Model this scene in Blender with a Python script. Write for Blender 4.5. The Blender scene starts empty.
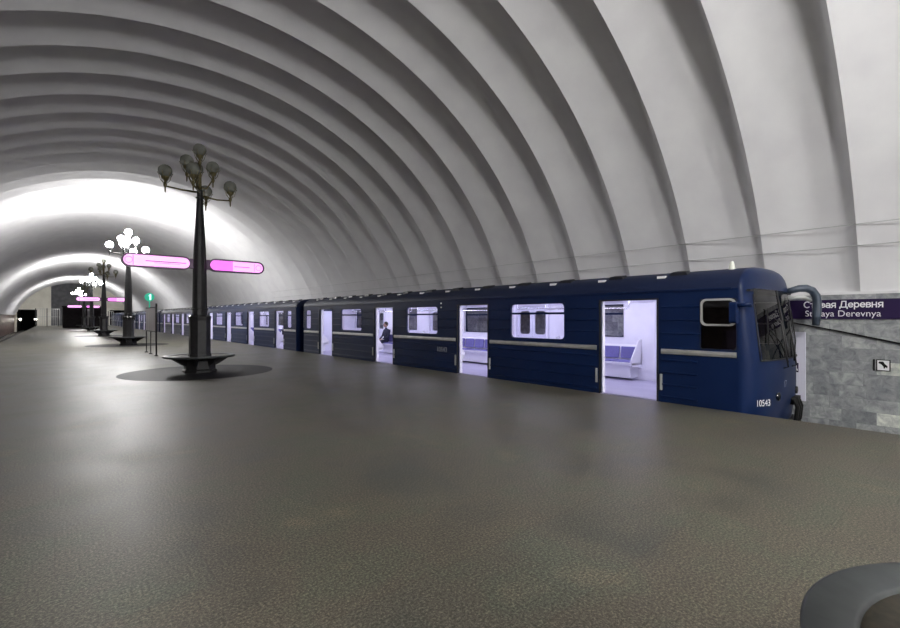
import bpy, bmesh, math, random
from math import sin, cos, pi, sqrt, radians
from mathutils import Vector, Matrix
random.seed(7)
sc = bpy.context.scene
COL = sc.collection

# ------------------------------------------------------------------ layout (X = across, Y = along the platform, Z = up, metres)
FX, EDGE_R, EDGE_L = 8.79, 8.73, -2.60      # train side plane, platform edges
CL = 3.25                                   # centre line of the hall
WALL_R, WALL_L = 12.05, -5.70
VA, VB, VZ = 9.14, 8.77, -0.28              # vault half ellipse
RIB0, RIBP = 3.16, 1.559
END_Y = 118.6
BACK_Y = -48.0
TX = FX + 1.35                              # train centre line

# ------------------------------------------------------------------ materials
def mat(name, base=(.5,.5,.5), rough=.5, metal=0.0, spec=.5, emit=None, strength=0.0):
    m = bpy.data.materials.new(name); m.use_nodes = True
    b = m.node_tree.nodes['Principled BSDF']
    b.inputs['Base Color'].default_value = (*base, 1)
    b.inputs['Roughness'].default_value = rough
    b.inputs['Metallic'].default_value = metal
    b.inputs['Specular IOR Level'].default_value = spec
    if emit:
        b.inputs['Emission Color'].default_value = (*emit, 1)
        b.inputs['Emission Strength'].default_value = strength
    return m

def N(m, t, **kw):
    n = m.node_tree.nodes.new(t)
    for k, v in kw.items():
        if hasattr(n, k): setattr(n, k, v)
        else: n.inputs[k].default_value = v
    return n
def L(m, a, b): m.node_tree.links.new(a, b)

def noisy(name, c1, c2, scale=6, rough=.5, metal=0.0, detail=4, bump=0.0, lo=.35, hi=.65, spec=.5, rvar=0.0, stretch=None):
    m = mat(name, c1, rough, metal, spec)
    b = m.node_tree.nodes['Principled BSDF']
    tc = N(m, 'ShaderNodeTexCoord')
    src = tc.outputs['Object']
    if stretch:
        mp = N(m, 'ShaderNodeMapping'); mp.inputs['Scale'].default_value = stretch
        L(m, src, mp.inputs['Vector']); src = mp.outputs['Vector']
    nz = N(m, 'ShaderNodeTexNoise'); nz.inputs['Scale'].default_value = scale; nz.inputs['Detail'].default_value = detail
    L(m, src, nz.inputs['Vector'])
    cr = N(m, 'ShaderNodeValToRGB')
    cr.color_ramp.elements[0].position = lo; cr.color_ramp.elements[0].color = (*c1, 1)
    cr.color_ramp.elements[1].position = hi; cr.color_ramp.elements[1].color = (*c2, 1)
    L(m, nz.outputs['Fac'], cr.inputs['Fac']); L(m, cr.outputs['Color'], b.inputs['Base Color'])
    if rvar:
        mr = N(m, 'ShaderNodeMapRange'); mr.inputs['To Min'].default_value = rough-rvar; mr.inputs['To Max'].default_value = rough+rvar
        L(m, nz.outputs['Fac'], mr.inputs['Value']); L(m, mr.outputs['Result'], b.inputs['Roughness'])
    if bump:
        bp = N(m, 'ShaderNodeBump'); bp.inputs['Strength'].default_value = bump; bp.inputs['Distance'].default_value = .01
        L(m, nz.outputs['Fac'], bp.inputs['Height']); L(m, bp.outputs['Normal'], b.inputs['Normal'])
    return m

M = {}
M['vault'] = noisy('vault_plaster', (.63,.625,.64), (.70,.70,.705), 1.3, .85, spec=.2, detail=5, lo=.3, hi=.7)
M['blue'] = noisy('train_blue', (.0035,.012,.048), (.005,.015,.060), 1.2, .36, lo=.3, hi=.7, spec=.18)
M['roof'] = noisy('roof_blue', (.0045,.010,.036), (.006,.013,.045), 1.5, .6, spec=.25, lo=.3, hi=.7)
M['alu'] = noisy('moulding_aluminium', (.55,.55,.54), (.66,.66,.64), 5, .35, .75)
M['winframe'] = mat('window_frame_aluminium', (.62,.62,.60), .4, .5)
M['dark'] = noisy('black_rubber', (.008,.008,.01), (.014,.014,.016), 8, .6)
M['hood'] = mat('dark_hood', (.006,.007,.012), .5)
M['offwhite'] = mat('off_white', (.80,.80,.82), .4)  # on the roof vents this pale colour stands for glints
M['inwall'] = noisy('interior_laminate', (.80,.79,.88), (.86,.85,.93), 2, .35)
M['infloor'] = noisy('interior_floor', (.38,.36,.50), (.46,.44,.58), 3, .3, stretch=(1,.2,1))
M['shell'] = mat('white_seat_shell', (.82,.81,.86), .35)
M['cushion'] = noisy('violet_cushion', (.13,.12,.33), (.17,.16,.40), 30, .8)
M['indoor'] = mat('inner_door', (.72,.72,.84), .4)
M['steel'] = mat('polished_steel', (.7,.7,.72), .2, 1.0)
M['tube'] = mat('ceiling_tube', (1,1,1), .5, emit=(.84,.83,1.0), strength=11.0)
M['iron'] = noisy('cast_iron_black', (.010,.010,.011), (.018,.018,.019), 9, .42, bump=.15, spec=.45)
M['brass'] = noisy('aged_brass', (.10,.085,.035), (.18,.15,.07), 14, .4, .6)
M['benchring'] = noisy('bench_stone_rim', (.026,.031,.031), (.044,.050,.049), 7, .42, detail=6)
M['benchtop'] = noisy('bench_brown_top', (.050,.047,.032), (.10,.085,.058), 22, .5, detail=8, bump=.1)
M['globe_on'] = mat('lit_globe', (1,1,1), .3, emit=(1.0,.985,.97), strength=315.0)
M['pink'] = mat('pink_light', (.9,.5,.9), .3, emit=(1.0,.40,.93), strength=1.05)
M['magenta'] = mat('magenta_light', (.9,.3,.9), .3, emit=(.85,.13,.78), strength=.9)
M['purpleframe'] = mat('purple_frame', (.10,.03,.11), .4)
M['plumline'] = mat('plum_line', (.35,.12,.36), .5)
M['green'] = mat('green_light', (.05,.6,.4), .4, emit=(.03,.52,.33), strength=.6)
M['greenwhite'] = mat('pale_green_light', (.7,1,.9), .4, emit=(.55,1,.9), strength=1.8)
M['panelgrey'] = noisy('info_board_face', (.42,.41,.42), (.60,.58,.59), 9, .35, stretch=(1,1,.05))
M['signpurple'] = mat('sign_deep_purple', (.018,.009,.045), .45, spec=.2)
M['white'] = mat('white_lettering', (.78,.78,.80), .5)
M['lettergrey'] = mat('dull_white_paint', (.42,.44,.47), .5)
M['whitepanel'] = mat('white_board', (.62,.62,.72), .45)
M['black'] = mat('black_paint', (.006,.006,.006), .6, spec=.2)
M['concrete'] = noisy('track_concrete', (.030,.028,.027), (.055,.05,.048), 3, .9, bump=.3)
M['rail'] = mat('rail_steel', (.20,.17,.15), .35, .9)
M['pit'] = noisy('platform_side', (.05,.05,.05), (.09,.09,.09), 4, .8)
M['tunnel'] = mat('tunnel_black', (.006,.005,.005), .9)
M['cream'] = noisy('end_wall_cream', (.62,.60,.52), (.70,.68,.60), 1, .8)
M['grey'] = noisy('end_recess_grey', (.10,.10,.11), (.15,.15,.16), 1.5, .7)
M['kiosk'] = noisy('kiosk_dark', (.009,.007,.008), (.014,.011,.012), 3, .8, spec=.2)
M['kioskglass'] = mat('kiosk_grey_panel', (.12,.11,.12), .3)
M['rose'] = noisy('rose_marble', (.09,.055,.05), (.26,.19,.175), 2.2, .35, detail=6)
M['lamp_small'] = mat('signal_white', (1,1,1), .4, emit=(1,.97,.9), strength=14)
M['skin'] = mat('skin', (.45,.27,.20), .5)
M['coat'] = noisy('dark_navy_coat', (.012,.013,.03), (.02,.022,.05), 30, .8)
M['jeans'] = mat('black_trousers', (.010,.010,.016), .8)
M['hair'] = mat('brown_hair', (.03,.018,.012), .6)
M['inlay'] = noisy('dark_granite_inlay', (.012,.012,.013), (.028,.028,.030), 60, .6, detail=4, spec=.12)
M['beacon'] = mat('cream_plastic', (.72,.74,.66), .4)
M['mirrorgrey'] = noisy('grey_blue_paint', (.035,.05,.075), (.05,.065,.09), 5, .4)
M['pale'] = mat('pale_grey_metal', (.42,.43,.42), .4, .3)

def glassy(name, tint, gloss, op=0.0, rough=.03):
    m = bpy.data.materials.new(name); m.use_nodes = True
    nt = m.node_tree; nt.nodes.clear()
    out = N(m, 'ShaderNodeOutputMaterial'); tr = N(m, 'ShaderNodeBsdfTransparent'); gl = N(m, 'ShaderNodeBsdfGlossy')
    tr.inputs['Color'].default_value = (*tint, 1); gl.inputs['Roughness'].default_value = rough
    lw = N(m, 'ShaderNodeLayerWeight'); lw.inputs['Blend'].default_value = .5
    pw = N(m, 'ShaderNodeMath', operation='POWER'); L(m, lw.outputs['Facing'], pw.inputs[0]); pw.inputs[1].default_value = 4.0
    fr = N(m, 'ShaderNodeMath', operation='MULTIPLY_ADD'); L(m, pw.outputs[0], fr.inputs[0]); fr.inputs[1].default_value = (gloss-1); fr.inputs[2].default_value = .045
    mx = N(m, 'ShaderNodeMixShader'); L(m, fr.outputs[0], mx.inputs[0]); L(m, tr.outputs[0], mx.inputs[1]); L(m, gl.outputs[0], mx.inputs[2])
    last = mx.outputs[0]
    if op:
        df = N(m, 'ShaderNodeBsdfDiffuse'); df.inputs['Color'].default_value = (.28,.29,.26,1)
        m2 = N(m, 'ShaderNodeMixShader'); m2.inputs[0].default_value = op
        L(m, last, m2.inputs[1]); L(m, df.outputs[0], m2.inputs[2]); last = m2.outputs[0]
    L(m, last, out.inputs[0])
    return m
M['glass'] = glassy('window_glass', (.95,.95,.98), 1.35)
M['tinted'] = glassy('tinted_glass', (.30,.29,.28), 1.6)
M['globe_off'] = glassy('unlit_frosted_globe', (.75,.76,.70), 1.45, .48)

def floor_material():
    m = mat('floor_granite', (.1,.1,.1), .3)
    b = m.node_tree.nodes['Principled BSDF']
    tc = N(m, 'ShaderNodeTexCoord'); o = tc.outputs['Object']
    sp = N(m, 'ShaderNodeTexNoise'); sp.inputs['Scale'].default_value = 60; sp.inputs['Detail'].default_value = 8; sp.inputs['Roughness'].default_value = .85
    L(m, o, sp.inputs['Vector'])
    r1 = N(m, 'ShaderNodeValToRGB'); e = r1.color_ramp.elements
    e[0].position = .38; e[0].color = (.024,.022,.020,1); e[1].position = .64; e[1].color = (.27,.25,.20,1)
    x = e.new(.50); x.color = (.080,.074,.060,1)
    L(m, sp.outputs['Fac'], r1.inputs['Fac'])
    # broad patches: slabs of slightly different stone
    bt = N(m, 'ShaderNodeTexBrick'); bt.inputs['Scale'].default_value = 1.0
    bt.inputs['Brick Width'].default_value = 1.5; bt.inputs['Row Height'].default_value = .75
    bt.inputs['Mortar Size'].default_value = .004; bt.inputs['Mortar Smooth'].default_value = .4
    bt.inputs['Color1'].default_value = (1.0,.97,.93,1); bt.inputs['Color2'].default_value = (.90,.95,.94,1); bt.inputs['Mortar'].default_value = (.72,.70,.68,1)
    L(m, o, bt.inputs['Vector'])
    mu = N(m, 'ShaderNodeMix'); mu.data_type = 'RGBA'; mu.blend_type = 'MULTIPLY'; mu.inputs[0].default_value = .8
    L(m, r1.outputs['Color'], mu.inputs[6]); L(m, bt.outputs['Color'], mu.inputs[7])
    bl = N(m, 'ShaderNodeTexNoise'); bl.inputs['Scale'].default_value = .9; bl.inputs['Detail'].default_value = 6; bl.inputs['Roughness'].default_value = .62
    L(m, o, bl.inputs['Vector'])
    r2 = N(m, 'ShaderNodeValToRGB'); e = r2.color_ramp.elements
    e[0].position = .33; e[0].color = (.66,.70,.70,1); e[1].position = .70; e[1].color = (1.45,1.33,1.22,1)
    x = e.new(.5); x.color = (1.0,.97,.93,1); x = e.new(.58); x.color = (.93,1.02,.95,1)
    L(m, bl.outputs['Fac'], r2.inputs['Fac'])
    mu2 = N(m, 'ShaderNodeMix'); mu2.data_type = 'RGBA'; mu2.blend_type = 'MULTIPLY'; mu2.inputs[0].default_value = 1
    L(m, mu.outputs[2], mu2.inputs[6]); L(m, r2.outputs['Color'], mu2.inputs[7])
    L(m, mu2.outputs[2], b.inputs['Base Color'])
    mr = N(m, 'ShaderNodeMapRange'); mr.inputs['From Min'].default_value = .3; mr.inputs['From Max'].default_value = .7
    mr.inputs['To Min'].default_value = .42; mr.inputs['To Max'].default_value = .54
    L(m, bl.outputs['Fac'], mr.inputs['Value']); L(m, mr.outputs['Result'], b.inputs['Roughness'])
    bp = N(m, 'ShaderNodeBump'); bp.inputs['Strength'].default_value = .05; bp.inputs['Distance'].default_value = .003
    L(m, sp.outputs['Fac'], bp.inputs['Height']); L(m, bp.outputs['Normal'], b.inputs['Normal'])
    b.inputs['Specular IOR Level'].default_value = .24
    return m
M['floor'] = floor_material()

def marble_wall():
    m = mat('marble_blocks', (.3,.3,.3), .35)
    b = m.node_tree.nodes['Principled BSDF']
    tc = N(m, 'ShaderNodeTexCoord'); sx = N(m, 'ShaderNodeSeparateXYZ'); cx = N(m, 'ShaderNodeCombineXYZ')
    L(m, tc.outputs['Object'], sx.inputs[0]); L(m, sx.outputs['Y'], cx.inputs['X']); L(m, sx.outputs['Z'], cx.inputs['Y'])
    bt = N(m, 'ShaderNodeTexBrick'); bt.inputs['Scale'].default_value = 1.0
    bt.offset = .37; bt.squash = .8; bt.squash_frequency = 3
    bt.inputs['Brick Width'].default_value = .52; bt.inputs['Row Height'].default_value = .245
    bt.inputs['Mortar Size'].default_value = .003
    bt.inputs['Color1'].default_value = (0,0,0,1); bt.inputs['Color2'].default_value = (1,1,1,1); bt.inputs['Mortar'].default_value = (.1,.1,.1,1)
    L(m, cx.outputs[0], bt.inputs['Vector'])
    rr = N(m, 'ShaderNodeValToRGB'); rr.color_ramp.interpolation = 'LINEAR'; e = rr.color_ramp.elements
    e[0].position = 0; e[0].color = (.22,.23,.235,1); e[1].position = 1; e[1].color = (.62,.64,.58,1)
    for p, c in ((.35,(.27,.28,.285,1)),(.78,(.36,.37,.365,1)),(.84,(.56,.58,.52,1))):
        x = e.new(p); x.color = c
    L(m, bt.outputs['Color'], rr.inputs['Fac'])
    nz = N(m, 'ShaderNodeTexNoise'); nz.inputs['Scale'].default_value = 7; nz.inputs['Detail'].default_value = 9; nz.inputs['Distortion'].default_value = .7; nz.inputs['Roughness'].default_value=.65
    mpv = N(m, 'ShaderNodeMapping'); mpv.inputs['Rotation'].default_value = (.6,0,0)
    L(m, tc.outputs['Object'], mpv.inputs['Vector'])
    # shift the veining from block to block
    ad = N(m, 'ShaderNodeVectorMath'); ad.operation = 'MULTIPLY_ADD'; ad.inputs[1].default_value = (9,9,9)
    L(m, bt.outputs['Color'], ad.inputs[0]); L(m, mpv.outputs[0], ad.inputs[2]); L(m, ad.outputs[0], nz.inputs['Vector'])
    r2 = N(m, 'ShaderNodeValToRGB'); e = r2.color_ramp.elements
    e[0].position = .36; e[0].color = (.58,.59,.63,1); e[1].position = .66; e[1].color = (1.2,1.2,1.18,1)
    L(m, nz.outputs['Fac'], r2.inputs['Fac'])
    mu = N(m, 'ShaderNodeMix'); mu.data_type = 'RGBA'; mu.blend_type = 'MULTIPLY'; mu.inputs[0].default_value = 1
    L(m, rr.outputs['Color'], mu.inputs[6]); L(m, r2.outputs['Color'], mu.inputs[7])
    L(m, mu.outputs[2], b.inputs['Base Color'])
    return m
M['marble'] = marble_wall()

# ------------------------------------------------------------------ mesh builder
class MB:
    def __init__(s): s.v = []; s.f = []; s.m = []; s.sm = []; s.cur = 0; s.smooth = False
    def add(s, vs, fs):
        o = len(s.v); s.v += [tuple(v) for v in vs]
        for f in fs: s.f.append([o+i for i in f]); s.m.append(s.cur); s.sm.append(s.smooth)
    def box(s, x0, x1, y0, y1, z0, z1):
        vs = [(x,y,z) for x in (x0,x1) for y in (y0,y1) for z in (z0,z1)]
        s.add(vs, [(0,1,3,2),(4,6,7,5),(0,4,5,1),(2,3,7,6),(0,2,6,4),(1,5,7,3)])
    def hexa(s, b, t):      # 4 bottom + 4 top points
        s.add(list(b)+list(t), [(3,2,1,0),(4,5,6,7),(0,1,5,4),(1,2,6,5),(2,3,7,6),(3,0,4,7)])
    def lathe(s, prof, c=(0,0,0), n=24, rot=0.0):
        o=[]; 
        for r, z in prof:
            for i in range(n):
                a = 2*pi*i/n+rot; o.append((c[0]+r*cos(a), c[1]+r*sin(a), c[2]+z))
        fs=[]; k=len(prof)
        for j in range(k-1):
            for i in range(n):
                fs.append((j*n+i, j*n+(i+1)%n, (j+1)*n+(i+1)%n, (j+1)*n+i))
        if prof[0][0] > 1e-4: fs.append(tuple(range(n))[::-1])
        if prof[-1][0] > 1e-4: fs.append(tuple((k-1)*n+i for i in range(n)))
        s.add(o, fs)
    def tube(s, pts, r, n=10, caps=True):
        pts=[Vector(p) for p in pts]; R = r if isinstance(r,(list,tuple)) else [r]*len(pts)
        vs=[]; up=None
        for i,p in enumerate(pts):
            d = (pts[min(i+1,len(pts)-1)]-pts[max(i-1,0)]).normalized()
            if up is None: up = Vector((0,0,1)) if abs(d.z)<.9 else Vector((1,0,0))
            a = d.cross(up)
            if a.length<1e-5: a = d.cross(Vector((1,0,0)))
            a.normalize(); b = a.cross(d).normalized(); up = b
            for k in range(n):
                t=2*pi*k/n; vs.append(p+a*R[i]*cos(t)+b*R[i]*sin(t))
        fs=[]
        for j in range(len(pts)-1):
            for k in range(n): fs.append((j*n+k, j*n+(k+1)%n,(j+1)*n+(k+1)%n,(j+1)*n+k))
        if caps: fs.append(tuple(range(n))[::-1]); fs.append(tuple((len(pts)-1)*n+k for k in range(n)))
        s.add(vs,fs)
    def sphere(s, c, r, nu=20, nv=12, sc_=(1,1,1)):
        prof=[(max(r*sin(pi*j/nv),1e-5), -r*cos(pi*j/nv)) for j in range(nv+1)]
        vs=[]
        for rr,z in prof:
            for i in range(nu):
                a=2*pi*i/nu; vs.append((c[0]+rr*cos(a)*sc_[0], c[1]+rr*sin(a)*sc_[1], c[2]+z*sc_[2]))
        fs=[(j*nu+i,j*nu+(i+1)%nu,(j+1)*nu+(i+1)%nu,(j+1)*nu+i) for j in range(nv) for i in range(nu)]
        s.add(vs,fs)
    def prism(s, poly, ax, a0, a1):   # poly 2D extruded along axis
        def P(u,v,w): return {'x':(w,u,v),'y':(u,w,v),'z':(u,v,w)}[ax]
        n=len(poly); vs=[P(u,v,a0) for u,v in poly]+[P(u,v,a1) for u,v in poly]
        fs=[tuple(range(n))[::-1], tuple(range(n,2*n))]+[(i,(i+1)%n,n+(i+1)%n,n+i) for i in range(n)]
        s.add(vs,fs)
    def ring(s, outer, inner, ax, a0, a1):   # two matched loops, extruded
        def P(p,w): u,v=p; return {'x':(w,u,v),'y':(u,w,v),'z':(u,v,w)}[ax]
        n=len(outer); vs=[P(p,a0) for p in outer]+[P(p,a0) for p in inner]+[P(p,a1) for p in outer]+[P(p,a1) for p in inner]
        fs=[]
        for i in range(n):
            j=(i+1)%n
            fs += [(i,j,n+j,n+i),(2*n+i,3*n+i,3*n+j,2*n+j),(i,2*n+i,2*n+j,j),(n+i,n+j,3*n+j,3*n+i)]
        s.add(vs,fs)
    def build(s, name, mats, parent=None, bevel=0, smooth_mod=False):
        me = bpy.data.meshes.new(name); me.from_pydata(s.v, [], s.f)
        if not isinstance(mats,(list,tuple)): mats=[mats]
        for m in mats: me.materials.append(m)
        for p,mi,sm in zip(me.polygons, s.m, s.sm): p.material_index=mi; p.use_smooth=sm
        bm=bmesh.new(); bm.from_mesh(me); bmesh.ops.delete(bm, geom=[v for v in bm.verts if not v.link_faces], context='VERTS'); bmesh.ops.recalc_face_normals(bm, faces=bm.faces); bm.to_mesh(me); bm.free()
        o = bpy.data.objects.new(name, me); COL.objects.link(o)
        if parent: o.parent = parent
        if bevel:
            b=o.modifiers.new('bevel','BEVEL'); b.width=bevel; b.segments=2; b.limit_method='ANGLE'
        return o
def mb(smooth=False): b=MB(); b.smooth=smooth; return b

def rrect(u0,u1,v0,v1,r,n=5):
    pts=[]
    for cx,cy,a0 in ((u1-r,v0+r,-pi/2),(u1-r,v1-r,0),(u0+r,v1-r,pi/2),(u0+r,v0+r,pi)):
        for k in range(n+1):
            a=a0+pi/2*k/n; pts.append((cx+r*cos(a),cy+r*sin(a)))
    return pts
def rect_like(u0,u1,v0,v1,n=5):   # square-cornered loop with the same number of points
    pts=[]
    for c,q in (((u1,v0),0),((u1,v1),1),((u0,v1),2),((u0,v0),3)):
        for k in range(n+1): pts.append(c)
    return pts
def rect_loop(u0,u1,v0,v1,r,n=5):  # points on the outer rect matched to rrect
    pts=[]
    for (cx,cy,a0,sx,sy) in ((u1-r,v0+r,-pi/2,1,-1),(u1-r,v1-r,0,1,1),(u0+r,v1-r,pi/2,-1,1),(u0+r,v0+r,pi,-1,-1)):
        for k in range(n+1):
            a=a0+pi/2*k/n; c,s_=cos(a),sin(a); q=max(abs(c),abs(s_)); pts.append((cx+r*c/q, cy+r*s_/q))
    return pts

def tag(o, label=None, cat=None, group=None, kind=None):
    if label: o['label']=label
    if cat: o['category']=cat
    if group: o['group']=group
    if kind: o['kind']=kind
    return o
def empty(name, loc, rz=0):
    o=bpy.data.objects.new(name,None); o.location=loc; o.rotation_euler=(0,0,rz); o.empty_display_size=.2; COL.objects.link(o); return o
def struct(o): o['kind']='structure'; return o
def dup(root, loc, label=None, group=None, rz=None):
    def cp(o,p):
        c=o.copy(); COL.objects.link(c)
        if p: c.parent=p
        for ch in list(o.children): cp(ch,c)
        return c
    r=cp(root,None); r.location=loc
    if rz is not None: r.rotation_euler=(0,0,rz)
    if label: r['label']=label
    if group: r['group']=group
    return r
def text_mesh(name, body, size, m, parent, mw, align='LEFT', extr=.002, sx=1.0):
    cu=bpy.data.curves.new(name,'FONT'); cu.body=body; cu.size=10.0; cu.extrude=0.0; cu.align_x=align; cu.offset=0.0; cu.resolution_u=6; cu.fill_mode='FRONT'
    t=bpy.data.objects.new(name+'_tmp',cu); COL.objects.link(t)
    dg=bpy.context.evaluated_depsgraph_get(); me=bpy.data.meshes.new_from_object(t.evaluated_get(dg))
    bpy.data.objects.remove(t); me.materials.clear(); me.materials.append(m)
    k=size/10; me.transform(mw @ Matrix.Diagonal((sx*k,k,k,1)))
    o=bpy.data.objects.new(name,me); COL.objects.link(o)
    if parent: o.parent=parent
    return o
# text facing -X, reading towards -Y :  local x -> -Y, local y -> Z, normal -> -X
def face_negx(x,y,z): return Matrix(((0,0,-1,x),(-1,0,0,y),(0,1,0,z),(0,0,0,1)))

# letters drawn as strokes (height 1 = capital), for the Cyrillic words
def arc(cx,cy,rx,ry,a0,a1,n=12): return [(cx+rx*cos(radians(a0+(a1-a0)*i/n)),cy+ry*sin(radians(a0+(a1-a0)*i/n))) for i in range(n+1)]
H=.72
GLY={'С':(.78,[arc(.42,.5,.36,.46,50,310)]),
 'т':(.56,[[(.02,H-.05),(.52,H-.05)],[(.27,H-.05),(.27,0)]]),
 'а':(.60,[arc(.26,.20,.22,.17,0,360,16),[(.48,0),(.48,.46)],arc(.27,.46,.21,.21,0,150)]),
 'р':(.64,[[(.08,-.26),(.08,H)],arc(.31,.36,.23,.31,0,360,18)]),
 'я':(.60,[[(.48,0),(.48,H-.03),(.26,H-.03)]+arc(.26,.49,.19,.18,90,270)+[(.48,.31)],[(.28,.31),(.06,0)]]),
 'Д':(.92,[[(.04,-.18),(.04,.05),(.84,.05),(.84,-.18)],[(.16,.05),(.28,.95),(.70,.95),(.70,.05)]]),
 'е':(.62,[[(.08,.36),(.52,.36)]+arc(.30,.36,.23,.31,0,320,16)]),
 'в':(.58,[[(.08,0),(.08,H-.04),(.28,H-.04)]+arc(.28,.54,.17,.14,90,-90)+[(.08,.40)],[(.28,.40)]+arc(.28,.21,.20,.18,90,-90)+[(.08,.03)]]),
 'н':(.64,[[(.08,0),(.08,H)],[(.50,0),(.50,H)],[(.08,.37),(.50,.37)]]),
 'о':(.64,[arc(.31,.36,.24,.31,0,360,18)]),
 'д':(.68,[[(.03,-.16),(.03,.05),(.62,.05),(.62,-.16)],[(.12,.05),(.20,H-.05),(.50,H-.05),(.50,.05)]]),
 ' ':(.34,[])}
def stroke_text(name, body, size, m, parent, x, y, z, length=None, wgt=.145, th=.003):
    tot=sum(GLY[c][0] for c in body); k=(length/tot if length else size)
    b=mb(); cx=0; r=wgt*size/2; q_i=0
    for c in body:
        w,strokes=GLY[c]
        for st in strokes:
            P=[((cx+u)*k, v*size) for u,v in st]
            for (u0,v0),(u1,v1) in zip(P[:-1],P[1:]):
                d=sqrt((u1-u0)**2+(v1-v0)**2)
                if d<1e-6: continue
                e=((u1-u0)/d*r*.75,(v1-v0)/d*r*.75); n=(-(v1-v0)/d*r,(u1-u0)/d*r)
                q=[(u0-e[0]+n[0],v0-e[1]+n[1]),(u0-e[0]-n[0],v0-e[1]-n[1]),(u1+e[0]-n[0],v1+e[1]-n[1]),(u1+e[0]+n[0],v1+e[1]+n[1])]
                q_i+=1; t_=th+.0004*(q_i%7)   # neighbouring strokes never share a face plane
                b.hexa([(x+.002,y-a,z+c_) for a,c_ in q],[(x-t_,y-a,z+c_) for a,c_ in q])
        cx+=w
    return b.build(name,m,parent)

# ------------------------------------------------------------------ SETTING
b=mb(); b.box(EDGE_L,EDGE_R,BACK_Y,END_Y,-.18,0); b.cur=1
b.box(EDGE_L+.25,EDGE_R-.25,BACK_Y,END_Y,-1.15,-.18)
struct(b.build('floor',[M['floor'],M['pit']]))
for nm,x0,x1 in (('floor_track_right',EDGE_R-.25,WALL_R),('floor_track_left',WALL_L,EDGE_L+.25)):
    b=mb(); b.box(x0,x1,BACK_Y,END_Y+25,-1.35,-1.15); struct(b.build(nm,M['concrete']))
SPR = 2.06
b=mb(); b.box(WALL_R,WALL_R+.3,BACK_Y,END_Y,-1.15,SPR); struct(b.build('wall_right',M['marble']))
b=mb(); b.box(WALL_L-.3,WALL_L,BACK_Y,END_Y,-1.15,SPR); struct(b.build('wall_left',M['rose']))

def vault():
    a0 = math.asin((SPR-VZ)/VB); nA=72
    ys=[]; K=20
    i0=int((BACK_Y-RIB0)/RIBP); i1=int((END_Y-RIB0)/RIBP)+1
    for i in range(i0,i1):
        for k in range(K):
            t=k/K; ys.append((RIB0+RIBP*(i+t), t))
    ys.append((RIB0+RIBP*i1,0))
    vs=[];fs=[]
    for y,t in ys:
        d = 0 if t<=0 else (DEPTH*sin(pi/2*t/.16) if t<.16 else DEPTH*(1-max(0,(t-.40)/.60)**1.12))
        for j in range(nA+1):
            a=a0+(pi-2*a0)*j/nA
            # outward normal of ellipse
            nx,nz=cos(a)/VA, sin(a)/VB; q=sqrt(nx*nx+nz*nz); nx/=q; nz/=q
            q=.32+.68*min(1,max(0,(sin(a)-.27)/.6)); vs.append((CL+VA*cos(a)+nx*d*q, y, VZ+VB*sin(a)+nz*d*q))
    n=nA+1; sm=[]
    for i in range(len(ys)-1):
        for j in range(nA): fs.append((i*n+j,i*n+j+1,(i+1)*n+j+1,(i+1)*n+j))
    me=bpy.data.meshes.new('ceiling'); me.from_pydata(vs,[],fs); me.materials.append(M['vault'])
    for p in me.polygons: p.use_smooth=True
    # keep the cusps crisp
    cusp=set(i for i,(y,t) in enumerate(ys) if t==0)
    bm=bmesh.new(); bm.from_mesh(me); bmesh.ops.recalc_face_normals(bm,faces=bm.faces); bm.verts.ensure_lookup_table()
    for e in bm.edges:
        r0,r1=e.verts[0].index//n, e.verts[1].index//n
        if r0==r1 and r0 in cusp: e.smooth=False
    bm.to_mesh(me); bm.free()
    o=bpy.data.objects.new('ceiling',me); COL.objects.link(o); struct(o)
DEPTH=.37
vault()
# ledges that close the gap between wall tops and the vault
for nm,x0,x1 in (('trim_1',CL+VA*cos(math.asin((SPR-VZ)/VB))-.02,WALL_R+.7),('trim_2',WALL_L-.9,CL-VA*cos(math.asin((SPR-VZ)/VB))+.02)):
    b=mb(); b.box(x0,x1,BACK_Y,END_Y,SPR,SPR+.05); struct(b.build(nm,M['vault']))

def end_wall(y0,y1,holes,name,m,extra=None):
    b=mb(); x=WALL_L-.4
    xs=[WALL_L-.4+.2*i for i in range(int((WALL_R-WALL_L+.8)/.2)+1)]
    for h in holes: xs += [h[0],h[1]]
    xs=sorted(set(round(v,3) for v in xs))
    for a,c in zip(xs[:-1],xs[1:]):
        mid=(a+c)/2; q=1-((mid-CL)/(VA+.5))**2
        top=max(VZ+(VB+.5)*sqrt(max(q,0)),SPR+.1)
        zz=[(-1.15,top)]
        for h in holes:
            if h[0]<=mid<=h[1]:
                nz=[]
                for z0,z1 in zz:
                    if h[3]<=z0 or h[2]>=z1: nz.append((z0,z1)); continue
                    if h[2]>z0: nz.append((z0,h[2]))
                    if h[3]<z1: nz.append((h[3],z1))
                zz=nz
        for z0,z1 in zz: b.box(a,c,y0,y1,z0,z1)
    return struct(b.build(name,m))
end_wall(END_Y,END_Y+.4,[(-5.4,-2.55,-1.15,3.1),(8.7,11.8,-1.15,3.1),(-.5,5.8,0,20)],'wall_end',M['cream'])
end_wall(BACK_Y-.4,BACK_Y,[(-5.4,-2.55,-1.15,3.1),(8.7,11.8,-1.15,3.1)],'wall_back',M['cream'])
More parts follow.
